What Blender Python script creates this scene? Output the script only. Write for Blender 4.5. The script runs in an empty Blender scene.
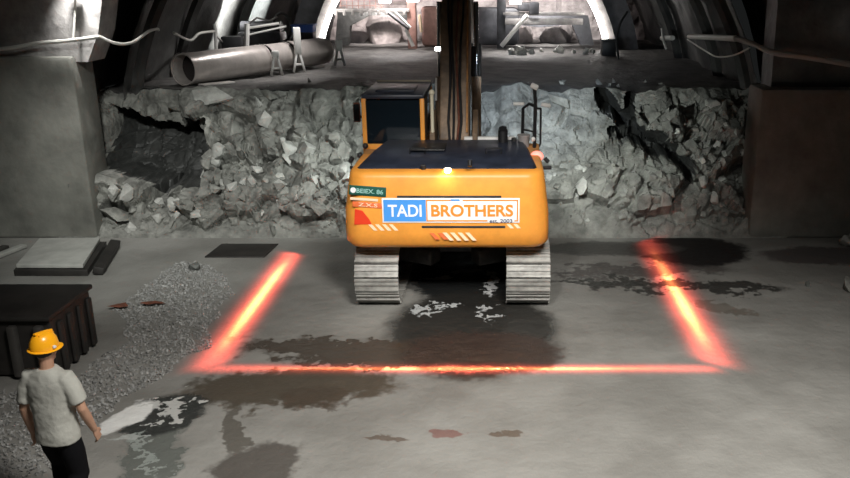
import bpy, bmesh, math, random
from mathutils import Vector, Matrix, Euler, noise
from mathutils.geometry import convex_hull_2d
random.seed(7)
C = bpy.context.scene.collection
PI = math.pi

# ---------------------------------------------------------------- camera
cd = bpy.data.cameras.new('camera'); cam = bpy.data.objects.new('camera', cd); C.objects.link(cam)
cam.location = (0, 0, 4.53)
cam.rotation_euler = (math.radians(90 - 17.3), 0, 0)
cd.sensor_fit = 'HORIZONTAL'; cd.sensor_width = 36.0; cd.lens = 36.0
cd.shift_x = -73 / 850
cd.clip_end = 200
bpy.context.scene.camera = cam
# ---------------------------------------------------------------- world + exposure
w = bpy.data.worlds.new('world'); bpy.context.scene.world = w; w.use_nodes = True
w.node_tree.nodes['Background'].inputs[0].default_value = (.75, .8, .8, 1)
w.node_tree.nodes['Background'].inputs[1].default_value = .012
vs = bpy.context.scene.view_settings
vs.view_transform = 'Standard'; vs.look = 'None'; vs.exposure = 0; vs.gamma = 1; vs.use_curve_mapping = False

def aim(o, target):
    o.rotation_euler = (Vector(target) - o.location).to_track_quat('-Z', 'Y').to_euler()
def area(name, loc, target, size, power, col=(1, 1, 1), sy=None, spread=PI):
    l = bpy.data.lights.new(name, 'AREA'); l.energy = power; l.color = col; l.size = size; l.spread = spread
    if sy: l.shape = 'RECTANGLE'; l.size_y = sy
    o = bpy.data.objects.new(name, l); C.objects.link(o); o.location = loc; aim(o, target); return o
def spot(name, loc, target, power, col=(1, 1, 1), angle=70, blend=.6, rad=.08):
    l = bpy.data.lights.new(name, 'SPOT'); l.energy = power; l.color = col; l.spot_size = math.radians(angle)
    l.spot_blend = blend; l.shadow_soft_size = rad
    o = bpy.data.objects.new(name, l); C.objects.link(o); o.location = loc; aim(o, target); return o

# tunnel lighting hung under the vault behind and above the viewpoint
spot('tunnel_light_near', (1.6, 3.0, 8.2), (.6, 6.6, 0), 7000, (1, .97, .92), 83, 1, 1.1)
spot('tunnel_light_left', (-3.0, 5.0, 8.2), (-5.7, 13.9, 1.0), 4700, (.98, 1, .96), 36, 1, .4)
spot('tunnel_light_machine', (-1.6, 3.0, 7.2), (-.7, 11.3, 1.3), 2600, (1, .98, .94), 32, 1, .4)
# excavator head lamps shining on the heap
spot('head_lamp_left', (-2.15, 13.9, 2.3), (-3.2, 16.0, 1.1), 230, (.93, 1, .97), 100, 1.0)
spot('head_lamp_right', (.95, 12.7, 2.3), (2.0, 15.8, 1.3), 420, (.93, 1, .96), 80, 1.0)
spot('boom_lamp', (.1, 13.7, 3.3), (.35, 16.3, 2.2), 420, (.74, .86, 1), 80, .9)
# gantry floodlights, left wall lamp, and unseen spots added for walls, duct, openings
spot('flood_left', (-3.2, 25.0, 5.2), (-2.9, 29.8, 3.6), 1300, (1, .92, .9), 120, .9, .2)
spot('flood_right', (1.2, 25.0, 5.2), (.9, 29.8, 3.6), 1100, (1, .98, .97), 120, .9, .2)
spot('flood_bench_left', (-2.8, 25.2, 4.6), (-3.0, 24.8, 2.4), 420, (1, .95, .93), 110, 1, .1)
spot('flood_bench_right', (.6, 25.2, 4.6), (.8, 24.7, 2.4), 650, (1, .96, .94), 95, 1, .1)
spot('wall_lamp_near', (-6.98, 14.3, 4.75), (-6.9, 14.75, 3.7), 330, (1, .98, .96), 74, 1)
spot('wall_band_spot_mid', (-4.7, 21.6, 4.7), (-6.5, 21.9, 3.9), 4200, (1, 1, .98), 40, 1)  # unseen spot added to draw a bright band on the left vault wall
spot('wall_band_spot_far', (-4.7, 24.8, 4.7), (-6.3, 25.0, 3.9), 3800, (.94, 1, 1), 40, 1)  # second added spot, for the band farther along the wall
spot('duct_fill', (-3.9, 19.2, 5.5), (-5.1, 19.0, 2.7), 560, (1, .97, .95), 76, 1)  # unseen fill spot added to brighten the duct
spot('opening_fill_left', (-3.7, 26.4, 3.9), (-3.6, 29.0, 2.8), 420, (1, .93, .9), 120, 1)  # unseen fill spot added to brighten the heap in the left opening
spot('opening_fill_right', (1.4, 26.4, 3.9), (1.4, 29.0, 2.8), 420, (1, .97, .95), 120, 1)  # same added fill for the right opening
spot('wall_band_spot_right', (3.9, 22.2, 5.2), (4.6, 23.2, 3.3), 20, (1, .98, .94), 70, 1)  # unseen spot added for a lit band on the right wall

# ---------------------------------------------------------------- materials
def nd(nt, t, **k):
    n = nt.nodes.new(t)
    for a, b in k.items(): setattr(n, a, b)
    return n
def mat(name, col, rough=.6, metal=0.0, var=0.0, scale=6.0, bump=0.0, bscale=None, col2=None, emit=None, es=0, spec=.5):
    m = bpy.data.materials.new(name); m.use_nodes = True; nt = m.node_tree; p = nt.nodes['Principled BSDF']
    p.inputs['Base Color'].default_value = (*col, 1); p.inputs['Roughness'].default_value = rough
    p.inputs['Metallic'].default_value = metal; p.inputs['Specular IOR Level'].default_value = spec
    tc = nd(nt, 'ShaderNodeTexCoord')
    if var or col2:
        n = nd(nt, 'ShaderNodeTexNoise'); n.inputs['Scale'].default_value = scale; n.inputs['Detail'].default_value = 6
        n.inputs['Roughness'].default_value = .65
        nt.links.new(tc.outputs['Object'], n.inputs['Vector'])
        r = nd(nt, 'ShaderNodeValToRGB'); r.color_ramp.elements[0].position = .36; r.color_ramp.elements[1].position = .64
        a = col2 if col2 else tuple(c * (1 - var) for c in col); b = col if col2 else tuple(min(1, c * (1 + var)) for c in col)
        r.color_ramp.elements[0].color = (*a, 1); r.color_ramp.elements[1].color = (*b, 1)
        nt.links.new(n.outputs['Fac'], r.inputs['Fac']); nt.links.new(r.outputs['Color'], p.inputs['Base Color'])
    if bump:
        n2 = nd(nt, 'ShaderNodeTexNoise'); n2.inputs['Scale'].default_value = bscale or scale * 3; n2.inputs['Detail'].default_value = 8
        nt.links.new(tc.outputs['Object'], n2.inputs['Vector'])
        b = nd(nt, 'ShaderNodeBump'); b.inputs['Strength'].default_value = 1; b.inputs['Distance'].default_value = bump
        nt.links.new(n2.outputs['Fac'], b.inputs['Height']); nt.links.new(b.outputs['Normal'], p.inputs['Normal'])
    if emit:
        p.inputs['Emission Color'].default_value = (*emit, 1); p.inputs['Emission Strength'].default_value = es
    return m

def ground_mat(name, base, base2, blobs):
    """blobs: (cx, cy, rx, ry, angle, noise amount, colour, strength, roughness)"""
    m = bpy.data.materials.new(name); m.use_nodes = True; nt = m.node_tree; p = nt.nodes['Principled BSDF']; L = nt.links.new
    tc = nd(nt, 'ShaderNodeTexCoord'); pos = tc.outputs['Object']
    n = nd(nt, 'ShaderNodeTexNoise'); n.inputs['Scale'].default_value = .9; n.inputs['Detail'].default_value = 5; L(pos, n.inputs['Vector'])
    rp = nd(nt, 'ShaderNodeValToRGB'); rp.color_ramp.elements[0].position = .38; rp.color_ramp.elements[1].position = .62
    rp.color_ramp.elements[0].color = (*base2, 1); rp.color_ramp.elements[1].color = (*base, 1); L(n.outputs['Fac'], rp.inputs['Fac'])
    col = rp.outputs['Color']
    fn = nd(nt, 'ShaderNodeTexNoise'); fn.inputs['Scale'].default_value = 9; fn.inputs['Detail'].default_value = 4; L(pos, fn.inputs['Vector'])
    rough = None
    wn = nd(nt, 'ShaderNodeTexNoise'); wn.inputs['Scale'].default_value = 1.9; wn.inputs['Detail'].default_value = 7; wn.inputs['Roughness'].default_value = .62
    L(pos, wn.inputs['Vector'])
    w0 = nd(nt, 'ShaderNodeVectorMath', operation='SUBTRACT'); L(wn.outputs['Color'], w0.inputs[0]); w0.inputs[1].default_value = (.5, .5, .5)
    w1 = nd(nt, 'ShaderNodeVectorMath', operation='SUBTRACT'); L(fn.outputs['Color'], w1.inputs[0]); w1.inputs[1].default_value = (.5, .5, .5)
    w2 = nd(nt, 'ShaderNodeVectorMath', operation='SCALE'); L(w1.outputs[0], w2.inputs[0]); w2.inputs['Scale'].default_value = .45
    ws = nd(nt, 'ShaderNodeVectorMath', operation='ADD'); L(w0.outputs[0], ws.inputs[0]); L(w2.outputs[0], ws.inputs[1])
    rv = nd(nt, 'ShaderNodeMath', operation='MULTIPLY_ADD'); L(n.outputs['Fac'], rv.inputs[0]); rv.inputs[1].default_value = .3; rv.inputs[2].default_value = .42
    rough = rv.outputs[0]
    for cx, cy, rx, ry, ang, na, c, st, ro in blobs:
        sc = nd(nt, 'ShaderNodeVectorMath', operation='SCALE'); L(ws.outputs[0], sc.inputs[0]); sc.inputs['Scale'].default_value = na
        ad = nd(nt, 'ShaderNodeVectorMath', operation='ADD'); L(pos, ad.inputs[0]); L(sc.outputs[0], ad.inputs[1])
        s0 = nd(nt, 'ShaderNodeVectorMath', operation='SUBTRACT'); L(ad.outputs[0], s0.inputs[0]); s0.inputs[1].default_value = (cx, cy, 0)
        ro_ = nd(nt, 'ShaderNodeVectorRotate', rotation_type='Z_AXIS'); L(s0.outputs[0], ro_.inputs['Vector']); ro_.inputs['Angle'].default_value = -math.radians(ang)
        dv = nd(nt, 'ShaderNodeVectorMath', operation='MULTIPLY'); L(ro_.outputs[0], dv.inputs[0]); dv.inputs[1].default_value = (1 / rx, 1 / ry, 0)
        ln = nd(nt, 'ShaderNodeVectorMath', operation='LENGTH'); L(dv.outputs[0], ln.inputs[0])
        mr = nd(nt, 'ShaderNodeMapRange', interpolation_type='SMOOTHSTEP'); L(ln.outputs['Value'], mr.inputs['Value'])
        mr.inputs['From Min'].default_value = .85; mr.inputs['From Max'].default_value = 1.12
        mr.inputs['To Min'].default_value = st; mr.inputs['To Max'].default_value = 0
        mx = nd(nt, 'ShaderNodeMix', data_type='RGBA'); L(mr.outputs[0], mx.inputs['Factor']); L(col, mx.inputs[6]); mx.inputs[7].default_value = (*c, 1)
        col = mx.outputs[2]
        m2 = nd(nt, 'ShaderNodeMix', data_type='FLOAT'); L(mr.outputs[0], m2.inputs['Factor']); L(rough, m2.inputs[2]); m2.inputs[3].default_value = ro
        rough = m2.outputs[0]
    L(col, p.inputs['Base Color']); L(rough, p.inputs['Roughness'])
    b2 = nd(nt, 'ShaderNodeTexNoise'); b2.inputs['Scale'].default_value = 3.2; b2.inputs['Detail'].default_value = 9; b2.inputs['Roughness'].default_value = .6
    L(pos, b2.inputs['Vector'])
    b = nd(nt, 'ShaderNodeBump'); b.inputs['Distance'].default_value = .05; b.inputs['Strength'].default_value = .8
    L(b2.outputs['Fac'], b.inputs['Height']); L(b.outputs['Normal'], p.inputs['Normal'])
    return m

M = {}
M['rock'] = mat('rock', (.19, .19, .172), .8, 0, .42, 2.6, .05, 9)
M['rock_black'] = mat('rock_black', (.035, .036, .034), .55, 0, .35, 3, .03, 7)  # black tone, also stands in for shade in recesses and cleft
M['rock_pale'] = mat('rock_pale', (.36, .36, .335), .75, 0, .22, 5, .02, 14)
M['rock_dark'] = mat('rock_dark', (.09, .095, .088), .8, 0, .3, 4, .03, 12)
M['wall_concrete'] = mat('wall_concrete', (.17, .17, .15), .75, 0, .28, 1.1, .012, 8)
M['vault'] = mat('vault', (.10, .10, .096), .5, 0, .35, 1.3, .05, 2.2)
M['vault_shaded'] = mat('vault_shaded', (.05, .05, .048), .55, 0, .35, 1.3, .05, 2.2)  # darker copy of the vault, shade put into its colour
M['face'] = mat('face', (.36, .32, .31), .8, 0, .35, 2.0, .06, 5)
M['bench_top'] = mat('bench_top', (.1, .095, .09), .7, 0, .4, 2.0, .04, 6)
M['gravel'] = mat('gravel', (.26, .26, .25), .7, 0, .35, 14)
M['yellow'] = mat('excavator_orange', (.84, .34, .05), .42, 0, .1, 2.5)
M['yellow_dirty'] = mat('dirty_orange', (.42, .20, .07), .6, 0, .45, 3.5, .004, 20)
M['boom'] = mat('boom_paint', (.20, .135, .085), .55, 0, .5, 2.2, .004, 16)
M['navy'] = mat('hood_navy', (.022, .028, .045), .45, 0, .35, 4)
M['black'] = mat('black_paint', (.012, .012, .013), .5)
M['rubber'] = mat('rubber', (.018, .018, .018), .7)
M['steel'] = mat('worn_steel', (.31, .305, .285), .55, .25, .28, 5, .006, 18)
M['steel_dark'] = mat('dark_steel', (.05, .048, .045), .55, .5, .4, 6)
M['chrome'] = mat('chrome', (.75, .75, .75), .15, 1)
M['white'] = mat('white_paint', (.78, .77, .74), .5, 0, .08, 5)
M['cream'] = mat('cream_paint', (.72, .66, .5), .5)
M['duct'] = mat('duct_steel', (.55, .5, .47), .32, .4, .15, 3, .01, 3)
M['duct_in'] = mat('duct_inside', (.02, .015, .015), .8)
M['blue'] = mat('blue_plastic', (.03, .09, .38), .5)
M['sheet'] = mat('pale_sheet', (.5, .47, .44), .6, 0, .1, 5)
M['cable'] = mat('cable_pale', (.55, .54, .5), .55)
M['pipe_pale'] = mat('pipe_pale', (.32, .31, .29), .45)
M['plate'] = mat('plate_steel', (.42, .42, .39), .55, .1, .15, 3)
M['form'] = mat('formwork_dark', (.020, .018, .016), .6, 0, .4, 3)
M['form_rib'] = mat('formwork_rib', (.05, .047, .043), .6, 0, .3, 3)
M['rust'] = mat('rust', (.12, .04, .022), .8, 0, .4, 9)
M['skin'] = mat('skin', (.42, .24, .16), .55)
M['shirt'] = mat('grey_cotton', (.37, .37, .335), .85, 0, .06, 8, .003, 40)
M['trousers'] = mat('black_cloth', (.005, .005, .006), .95, spec=.1)
M['helmet'] = mat('helmet_plastic', (1.0, .44, .012), .28)
M['hair'] = mat('hair', (.01, .008, .007), .7)
M['shoe'] = mat('shoe', (.02, .02, .02), .6)
M['green'] = mat('plate_green', (.006, .085, .06), .4)
M['plate_text'] = mat('plate_text', (.35, .6, .55), .5)
M['red'] = mat('reflective_red', (.75, .05, .015), .4)
M['red_soft'] = mat('faded_red', (.8, .17, .05), .5)
M['stripe'] = mat('reflective_pale', (.95, .72, .5), .4)
M['logo_white'] = mat('logo_white', (.9, .9, .9), .4)
M['logo_blue'] = mat('logo_blue', (.07, .32, .82), .4)
M['logo_orange'] = mat('logo_orange', (.85, .28, .03), .4)
M['logo_navy'] = mat('logo_navy', (.03, .05, .12), .4)
M['lamp'] = mat('lamp_glow', (1, 1, 1), .4, emit=(1, .96, .92), es=14)
M['lamp_warm'] = mat('lamp_glow_warm', (1, 1, 1), .4, emit=(1, .82, .55), es=16)
M['lamp_red'] = mat('lamp_glow_red', (1, .4, .35), .4, emit=(1, .22, .16), es=1.4)
M['laser_lens'] = mat('laser_lens', (.3, .02, .02), .2)
M['gantry'] = mat('gantry_steel', (.34, .32, .31), .5, .2, .25, 4)
M['gantry_dark'] = mat('gantry_steel_dark', (.06, .06, .065), .5, .3, .3, 4)
M['gantry_pink'] = mat('gantry_primer', (.35, .2, .17), .6, 0, .3, 3)
g = bpy.data.materials.new('glass_tinted'); g.use_nodes = True
p = g.node_tree.nodes['Principled BSDF']; p.inputs['Base Color'].default_value = (.012, .02, .028, 1); p.inputs['Roughness'].default_value = .06
p.inputs['Transmission Weight'].default_value = .35; p.inputs['IOR'].default_value = 1.45
M['glass'] = g
mir = mat('mirror', (.5, .55, .55), .05, 1); M['mirror'] = mir

WET = (.022, .021, .019); BRN = (.05, .036, .026)
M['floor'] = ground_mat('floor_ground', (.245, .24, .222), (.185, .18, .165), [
    (2.6, 12.2, 1.8, .26, -8, 1.8, WET, .9, .35),
    (2.2, 12.9, 1.4, .3, 4, 1.5, (.05, .042, .04), .75, .4),
    (3.3, 13.9, 1.0, .85, 10, .6, (.008, .006, .006), 1, .7),
    (1.9, 14.0, 1.3, .4, 0, .5, (.05, .05, .046), .8, .5),
    (3.2, 11.2, .45, .16, -30, .9, (.09, .07, .05), .6, .5),
    (5.6, 13.6, 1.2, .5, 0, .5, (.05, .04, .04), .8, .6),
    (-1.5, 12.9, 1.3, .8, 0, .8, (.10, .098, .09), .6, .3),
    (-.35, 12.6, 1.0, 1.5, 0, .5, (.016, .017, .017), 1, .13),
    (-.35, 10.5, 1.15, 1.45, 0, .35, WET, .95, .16),
    (-1.7, 9.75, 1.7, .36, -8, 1.2, BRN, .9, .22),
    (-2.4, 8.85, 1.25, .5, 8, .9, (.06, .048, .034), .95, .5),
    (-.2, 9.75, 1.0, .7, 0, .5, (.045, .032, .027), .95, .3),
    (-2.05, 8.6, .5, .22, 0, 1.0, BRN, .5, .4),
    (-2.75, 7.9, .1, .5, 18, .5, (.07, .062, .05), .8, .5),
    (-2.3, 7.15, .42, .45, 10, .5, (.06, .052, .045), .85, .5),
    (-3.4, 7.35, .3, .75, 8, .6, (.1, .11, .1), .85, .12),
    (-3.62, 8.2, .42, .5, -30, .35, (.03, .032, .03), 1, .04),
    (-3.98, 8.12, .16, .40, -22, .25, (.7, .7, .68), 1, .1),  # lamp reflection in the puddle, painted as a pale patch
    (-3.62, 8.38, .14, .24, -20, 2.0, (.5, .5, .48), .9, .1),  # glints beside the reflection, painted pale
    (-3.75, 7.7, .25, .05, 20, .6, (.4, .42, .4), .8, .1),  # pale glint streak painted across the puddle
    (-3.45, 7.5, .09, .5, 15, 1.9, (.3, .33, .31), .7, .1),  # long broken glint painted pale along the puddle
    (-.93, 11.2, .25, .09, 15, 1.6, (.5, .52, .52), .9, .1),  # glint on the wet ground, painted into the colour
    (-.95, 12.5, .3, .06, 12, .6, (.45, .46, .46), .9, .1),  # another painted glint, under the machine
    (-.12, 12.3, .07, .55, 0, .8, (.55, .56, .56), .9, .1),  # long painted glint between the tracks
    (-.1, 11.1, .06, .22, 0, 1.4, (.45, .46, .46), .9, .1),  # short painted glint behind the machine
    (-.5, 12.8, .25, .12, 10, .9, (.22, .22, .21), .8, .15),
    (-1.2, 7.7, .26, .05, 0, .4, (.07, .045, .03), .7, .5),
    (-.52, 7.8, .2, .08, 0, .5, (.16, .06, .05), .7, .5),
    (.08, 7.76, .2, .05, 0, .4, (.08, .05, .03), .7, .5),
])

# ---------------------------------------------------------------- mesh helpers
class MB:
    def __init__(s): s.bm = bmesh.new()
    def box(s, c, d, bev=0, rot=None, seg=2):
        r = bmesh.ops.create_cube(s.bm, size=1, matrix=Matrix.Translation(c) @ (rot.to_matrix().to_4x4() if rot else Matrix()) @ Matrix.Diagonal((*d, 1)))
        if bev:
            es = {e for v in r['verts'] for e in v.link_edges}
            bmesh.ops.bevel(s.bm, geom=list(es), offset=bev, segments=seg, affect='EDGES', profile=.5)
        return s
    def cyl(s, a, b, r, r2=None, n=20, caps=True):
        a, b = Vector(a), Vector(b); d = b - a
        mtx = Matrix.Translation((a + b) / 2) @ d.to_track_quat('Z', 'Y').to_matrix().to_4x4()
        bmesh.ops.create_cone(s.bm, cap_ends=caps, segments=n, radius1=r, radius2=r if r2 is None else r2, depth=d.length, matrix=mtx)
        return s
    def tube(s, pts, r, n=8, rs=None):
        pts = [Vector(p) for p in pts]; rings = []; u = None
        for i, p in enumerate(pts):
            t = (pts[min(i + 1, len(pts) - 1)] - pts[max(i - 1, 0)]).normalized()
            if u is None: u = t.orthogonal().normalized()
            u = (u - t * u.dot(t)).normalized(); v = t.cross(u); rr = rs[i] if rs else r
            rings.append([s.bm.verts.new(p + u * (rr * math.cos(2 * PI * k / n)) + v * (rr * math.sin(2 * PI * k / n))) for k in range(n)])
        for A, B in zip(rings, rings[1:]):
            for k in range(n): s.bm.faces.new((A[k], A[(k + 1) % n], B[(k + 1) % n], B[k]))
        s.bm.faces.new(rings[0][::-1]); s.bm.faces.new(rings[-1]); return s
    def loft(s, rings, cap=True):
        R = [[s.bm.verts.new(p) for p in r] for r in rings]; n = len(R[0])
        for A, B in zip(R, R[1:]):
            for k in range(n): s.bm.faces.new((A[k], A[(k + 1) % n], B[(k + 1) % n], B[k]))
        if cap: s.bm.faces.new(R[0][::-1]); s.bm.faces.new(R[-1])
        return s
    def prism(s, poly, x0, x1, axis='X', bev=0):
        """poly of 2D points extruded along an axis; X: (y,z), Y: (x,z), Z: (x,y)"""
        f = {'X': lambda a, b, t: (t, a, b), 'Y': lambda a, b, t: (a, t, b), 'Z': lambda a, b, t: (a, b, t)}[axis]
        A = [s.bm.verts.new(f(a, b, x0)) for a, b in poly]; B = [s.bm.verts.new(f(a, b, x1)) for a, b in poly]; n = len(poly)
        fs = [s.bm.faces.new(A[::-1]), s.bm.faces.new(B)]
        for k in range(n): fs.append(s.bm.faces.new((A[k], A[(k + 1) % n], B[(k + 1) % n], B[k])))
        if bev:
            es = {e for f_ in fs for e in f_.edges}
            bmesh.ops.bevel(s.bm, geom=list(es), offset=bev, segments=3, affect='EDGES', profile=.5)
        return s
    def ball(s, c, r, sc=(1, 1, 1), n=16):
        bmesh.ops.create_uvsphere(s.bm, u_segments=n, v_segments=n // 2 + 2, radius=r, matrix=Matrix.Translation(c) @ Matrix.Diagonal((*sc, 1))); return s
    def hull(s, c, d, n=13, rng=random, rot=None):
        q = rot or Euler((rng.uniform(0, 6), rng.uniform(0, 6), rng.uniform(0, 6)))
        vs_ = []
        for _ in range(n):
            v = Vector((rng.gauss(0, 1), rng.gauss(0, 1), rng.gauss(0, 1))).normalized() * rng.uniform(.82, 1.05)
            v = Vector((v.x * d[0], v.y * d[1], v.z * d[2])); v.rotate(q); vs_.append(s.bm.verts.new(Vector(c) + v))
        r = bmesh.ops.convex_hull(s.bm, input=vs_)
        junk = [v for v in r['geom_interior'] if isinstance(v, bmesh.types.BMVert)] 
        if junk: bmesh.ops.delete(s.bm, geom=junk, context='VERTS')
        return s
    def build(s, name, m, parent=None, smooth=True, off=None, ang=35):
        bmesh.ops.recalc_face_normals(s.bm, faces=s.bm.faces[:])
        me = bpy.data.meshes.new(name)
        if off is not None:
            bmesh.ops.translate(s.bm, verts=s.bm.verts[:], vec=-Vector(off))
        s.bm.to_mesh(me); s.bm.free(); me.materials.append(m)
        if smooth:
            me.polygons.foreach_set('use_smooth', [True] * len(me.polygons))
            me.set_sharp_from_angle(angle=math.radians(ang))
        o = bpy.data.objects.new(name, me); C.objects.link(o)
        if off is not None: o.location = off
        if parent: o.parent = parent
        return o
def tag(o, label=None, cat=None, group=None, kind=None):
    if label: o['label'] = label
    if cat: o['category'] = cat
    if group: o['group'] = group
    if kind: o['kind'] = kind
    return o
def empty(name, loc, label, cat, group=None, rz=0):
    o = bpy.data.objects.new(name, None); C.objects.link(o); o.location = loc; o.rotation_euler = (0, 0, rz); o.empty_display_size = .2
    return tag(o, label, cat, group)
def st(o): o['kind'] = 'structure'; return o
def at(o, loc):   # parent a world-built mesh to an empty placed at loc
    o.location = Vector(o.location) - Vector(loc); return o
def text(name, s, h, m, parent, loc, off=0.0, depth=.003, width=None, rx=PI / 2):
    cu = bpy.data.curves.new(name, 'FONT'); cu.body = s; cu.size = 1; cu.offset = off; cu.extrude = 0; cu.align_x = 'CENTER'; cu.align_y = 'CENTER'
    t = bpy.data.objects.new(name, cu); C.objects.link(t); bpy.context.view_layer.update()
    me = bpy.data.meshes.new_from_object(t.evaluated_get(bpy.context.evaluated_depsgraph_get()))
    bpy.data.objects.remove(t)
    xs = [v.co.x for v in me.vertices]; ys = [v.co.y for v in me.vertices]
    cx, cy = (min(xs) + max(xs)) / 2, (min(ys) + max(ys)) / 2; sy = h / (max(ys) - min(ys)); sx = sy if width is None else width / (max(xs) - min(xs))
    for v in me.vertices: v.co = Vector(((v.co.x - cx) * sx, (v.co.y - cy) * sy, 0))
    bm = bmesh.new(); bm.from_mesh(me)
    r = bmesh.ops.extrude_face_region(bm, geom=bm.faces[:]); bmesh.ops.translate(bm, verts=[v for v in r['geom'] if isinstance(v, bmesh.types.BMVert)], vec=(0, 0, depth))
    bmesh.ops.recalc_face_normals(bm, faces=bm.faces[:]); bm.to_mesh(me); bm.free()
    me.polygons.foreach_set('use_smooth', [False] * len(me.polygons))
    me.materials.clear(); me.materials.append(m)
    o = bpy.data.objects.new(name, me); C.objects.link(o); o.location = loc; o.rotation_euler = (rx, 0, 0)
    if parent: o.parent = parent
    return o
def remesh(o, voxel, it=4):
    md = o.modifiers.new('r', 'REMESH'); md.mode = 'VOXEL'; md.voxel_size = voxel; md.use_smooth_shade = True
    sm = o.modifiers.new('s', 'SMOOTH'); sm.iterations = it; sm.factor = .5
    bpy.context.view_layer.update()
    me = bpy.data.meshes.new_from_object(o.evaluated_get(bpy.context.evaluated_depsgraph_get()))
    m = o.data.materials[0]; o.modifiers.clear(); o.data = me
    if not me.materials: me.materials.append(m)
    return o

BZ = 2.4                 # height of the upper bench
YB = 14.55               # foot of the rock bank
# ---------------------------------------------------------------- structure
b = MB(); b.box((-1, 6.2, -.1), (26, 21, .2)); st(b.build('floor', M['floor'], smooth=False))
b = MB()
NX, NY = 60, 60
def crest(x):
    return (x, 16.6 + .25 * noise.noise(Vector((x * .5, 0, 5))) + .16 * noise.noise(Vector((x * 2.1, 0, 9))) + .07 * noise.noise(Vector((x * 7, 0, 9))), BZ + .17 * noise.noise(Vector((x * 1.3, 3, 9))) + .05 * noise.noise(Vector((x * 6, 3, 9))))
def bench_h(x, y):
    h = BZ + .05 * noise.noise(Vector((x * .9, y * .9, 3))) + .03 * noise.noise(Vector((x * 3, y * 3, 1)))
    return h
NX = 160
def bench_pt(i, j):
    x = -7.8 + 13.2 * i / NX; y = 16.2 + 14.0 * j / NY
    c = crest(x)
    if j < 3: y = c[1] + (.05, .16, .32)[j]
    if j > 2: y = max(y, c[1] + .32 + .05 * j)
    return (x, y, c[2] + (.0, .02, .01)[j] if j < 3 else bench_h(x, y))
vv = [[b.bm.verts.new(bench_pt(i, j)) for i in range(NX + 1)] for j in range(NY + 1)]
for j in range(NY):
    for i in range(NX): b.bm.faces.new((vv[j][i], vv[j][i + 1], vv[j + 1][i + 1], vv[j + 1][i]))
st(b.build('floor_upper', M['bench_top']))

# the blasted rock bank between both floors
def bank(x, t):
    """t 0 at the foot, 1 at the top edge"""
    edge = crest(x)[1]
    y = YB + (edge - YB) * (t ** 1.15) + .06; z = crest(x)[2] * (t ** .92)
    p = Vector((x, y, z))
    n = Vector((0, -.76, .65))
    big = noise.noise(Vector((x * .55, t * 1.6, 2.2))) * .38
    d, pts = noise.voronoi(Vector((x * 1.5, z * 1.9, y * .6)))
    cell = noise.cell(pts[0] * 7.3) * .26 - min(.12, (.18 - min(.18, d[1] - d[0])) * .9)
    d2, pt2 = noise.voronoi(Vector((x * 4.2, z * 4.6, 8.0)))
    cell2 = noise.cell(pt2[0] * 5.1) * .10 - (.1 - min(.1, d2[1] - d2[0])) * .5
    back = 0
    smooth_zone = 1.0 - .62 * max(0, min(1, (x + .8) * 2)) * max(0, min(1, (2.3 - x) * 2))
    k = min(1, t * 5) * min(1, (1.0 - t) * 5 + .12)
    off = (big + cell + cell2 * .9) * k * smooth_zone
    # recessed pit in the left part of the bank
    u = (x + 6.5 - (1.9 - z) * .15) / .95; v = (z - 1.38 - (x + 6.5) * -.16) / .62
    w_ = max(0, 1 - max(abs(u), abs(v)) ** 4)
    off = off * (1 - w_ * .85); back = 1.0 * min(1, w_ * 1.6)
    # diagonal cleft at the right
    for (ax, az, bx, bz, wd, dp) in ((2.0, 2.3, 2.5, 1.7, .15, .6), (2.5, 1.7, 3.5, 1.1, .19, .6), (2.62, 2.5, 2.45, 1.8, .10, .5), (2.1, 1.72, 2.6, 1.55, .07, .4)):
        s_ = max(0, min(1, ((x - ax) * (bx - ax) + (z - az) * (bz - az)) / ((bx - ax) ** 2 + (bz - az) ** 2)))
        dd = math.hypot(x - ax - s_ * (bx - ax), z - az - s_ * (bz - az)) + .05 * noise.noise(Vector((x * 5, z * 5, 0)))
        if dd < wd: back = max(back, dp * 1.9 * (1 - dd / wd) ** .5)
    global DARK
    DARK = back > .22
    return p + n * off + Vector((0, back, 0))
b = MB(); NX, NT = 420, 110; dark = {}
def bank_vert(i, j):
    q = bank(-7.9 + 13.1 * i / NX, j / NT); dark[i, j] = DARK; return b.bm.verts.new(q)
vv = [[bank_vert(i, j) for i in range(NX + 1)] for j in range(NT + 1)]
for j in range(NT):
    for i in range(NX):
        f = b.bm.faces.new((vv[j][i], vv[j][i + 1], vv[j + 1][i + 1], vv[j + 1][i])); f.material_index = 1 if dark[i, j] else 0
o = st(b.build('wall_rock_bank', M['rock'], smooth=False)); o.data.materials.append(M['rock_black'])   # black rock colour paints shade into the recess and the cleft

# concrete abutment blocks flanking the bank, and the setback walls above them
b = MB(); b.box((-10.0, 15.0, 1.6), (5.6, .8, 3.2), .06); st(b.build('wall_left_abutment', M['wall_concrete']))
b = MB(); b.box((7.3, 15.0, 1.33), (5.6, .8, 2.66), .06); st(b.build('wall_right_abutment', M['wall_concrete']))
M['wall_upper'] = mat('wall_upper', (.3, .29, .28), .7, 0, .3, 2, .04, 4)
b = MB(); b.prism([(-12.7, 3.1), (-7.0, 3.1), (-6.75, 3.6), (-6.55, 4.4), (-6.3, 6), (-6, 10), (-12.7, 10)], 14.75, 15.4, 'Y'); st(b.build('wall_left_upper', M['wall_upper']))
b = MB(); b.prism([(10, 2.5), (4.75, 2.5), (4.7, 6), (4.3, 10), (10, 10)], 14.9, 15.5, 'Y'); st(b.build('wall_right_upper', M['vault']))

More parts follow.
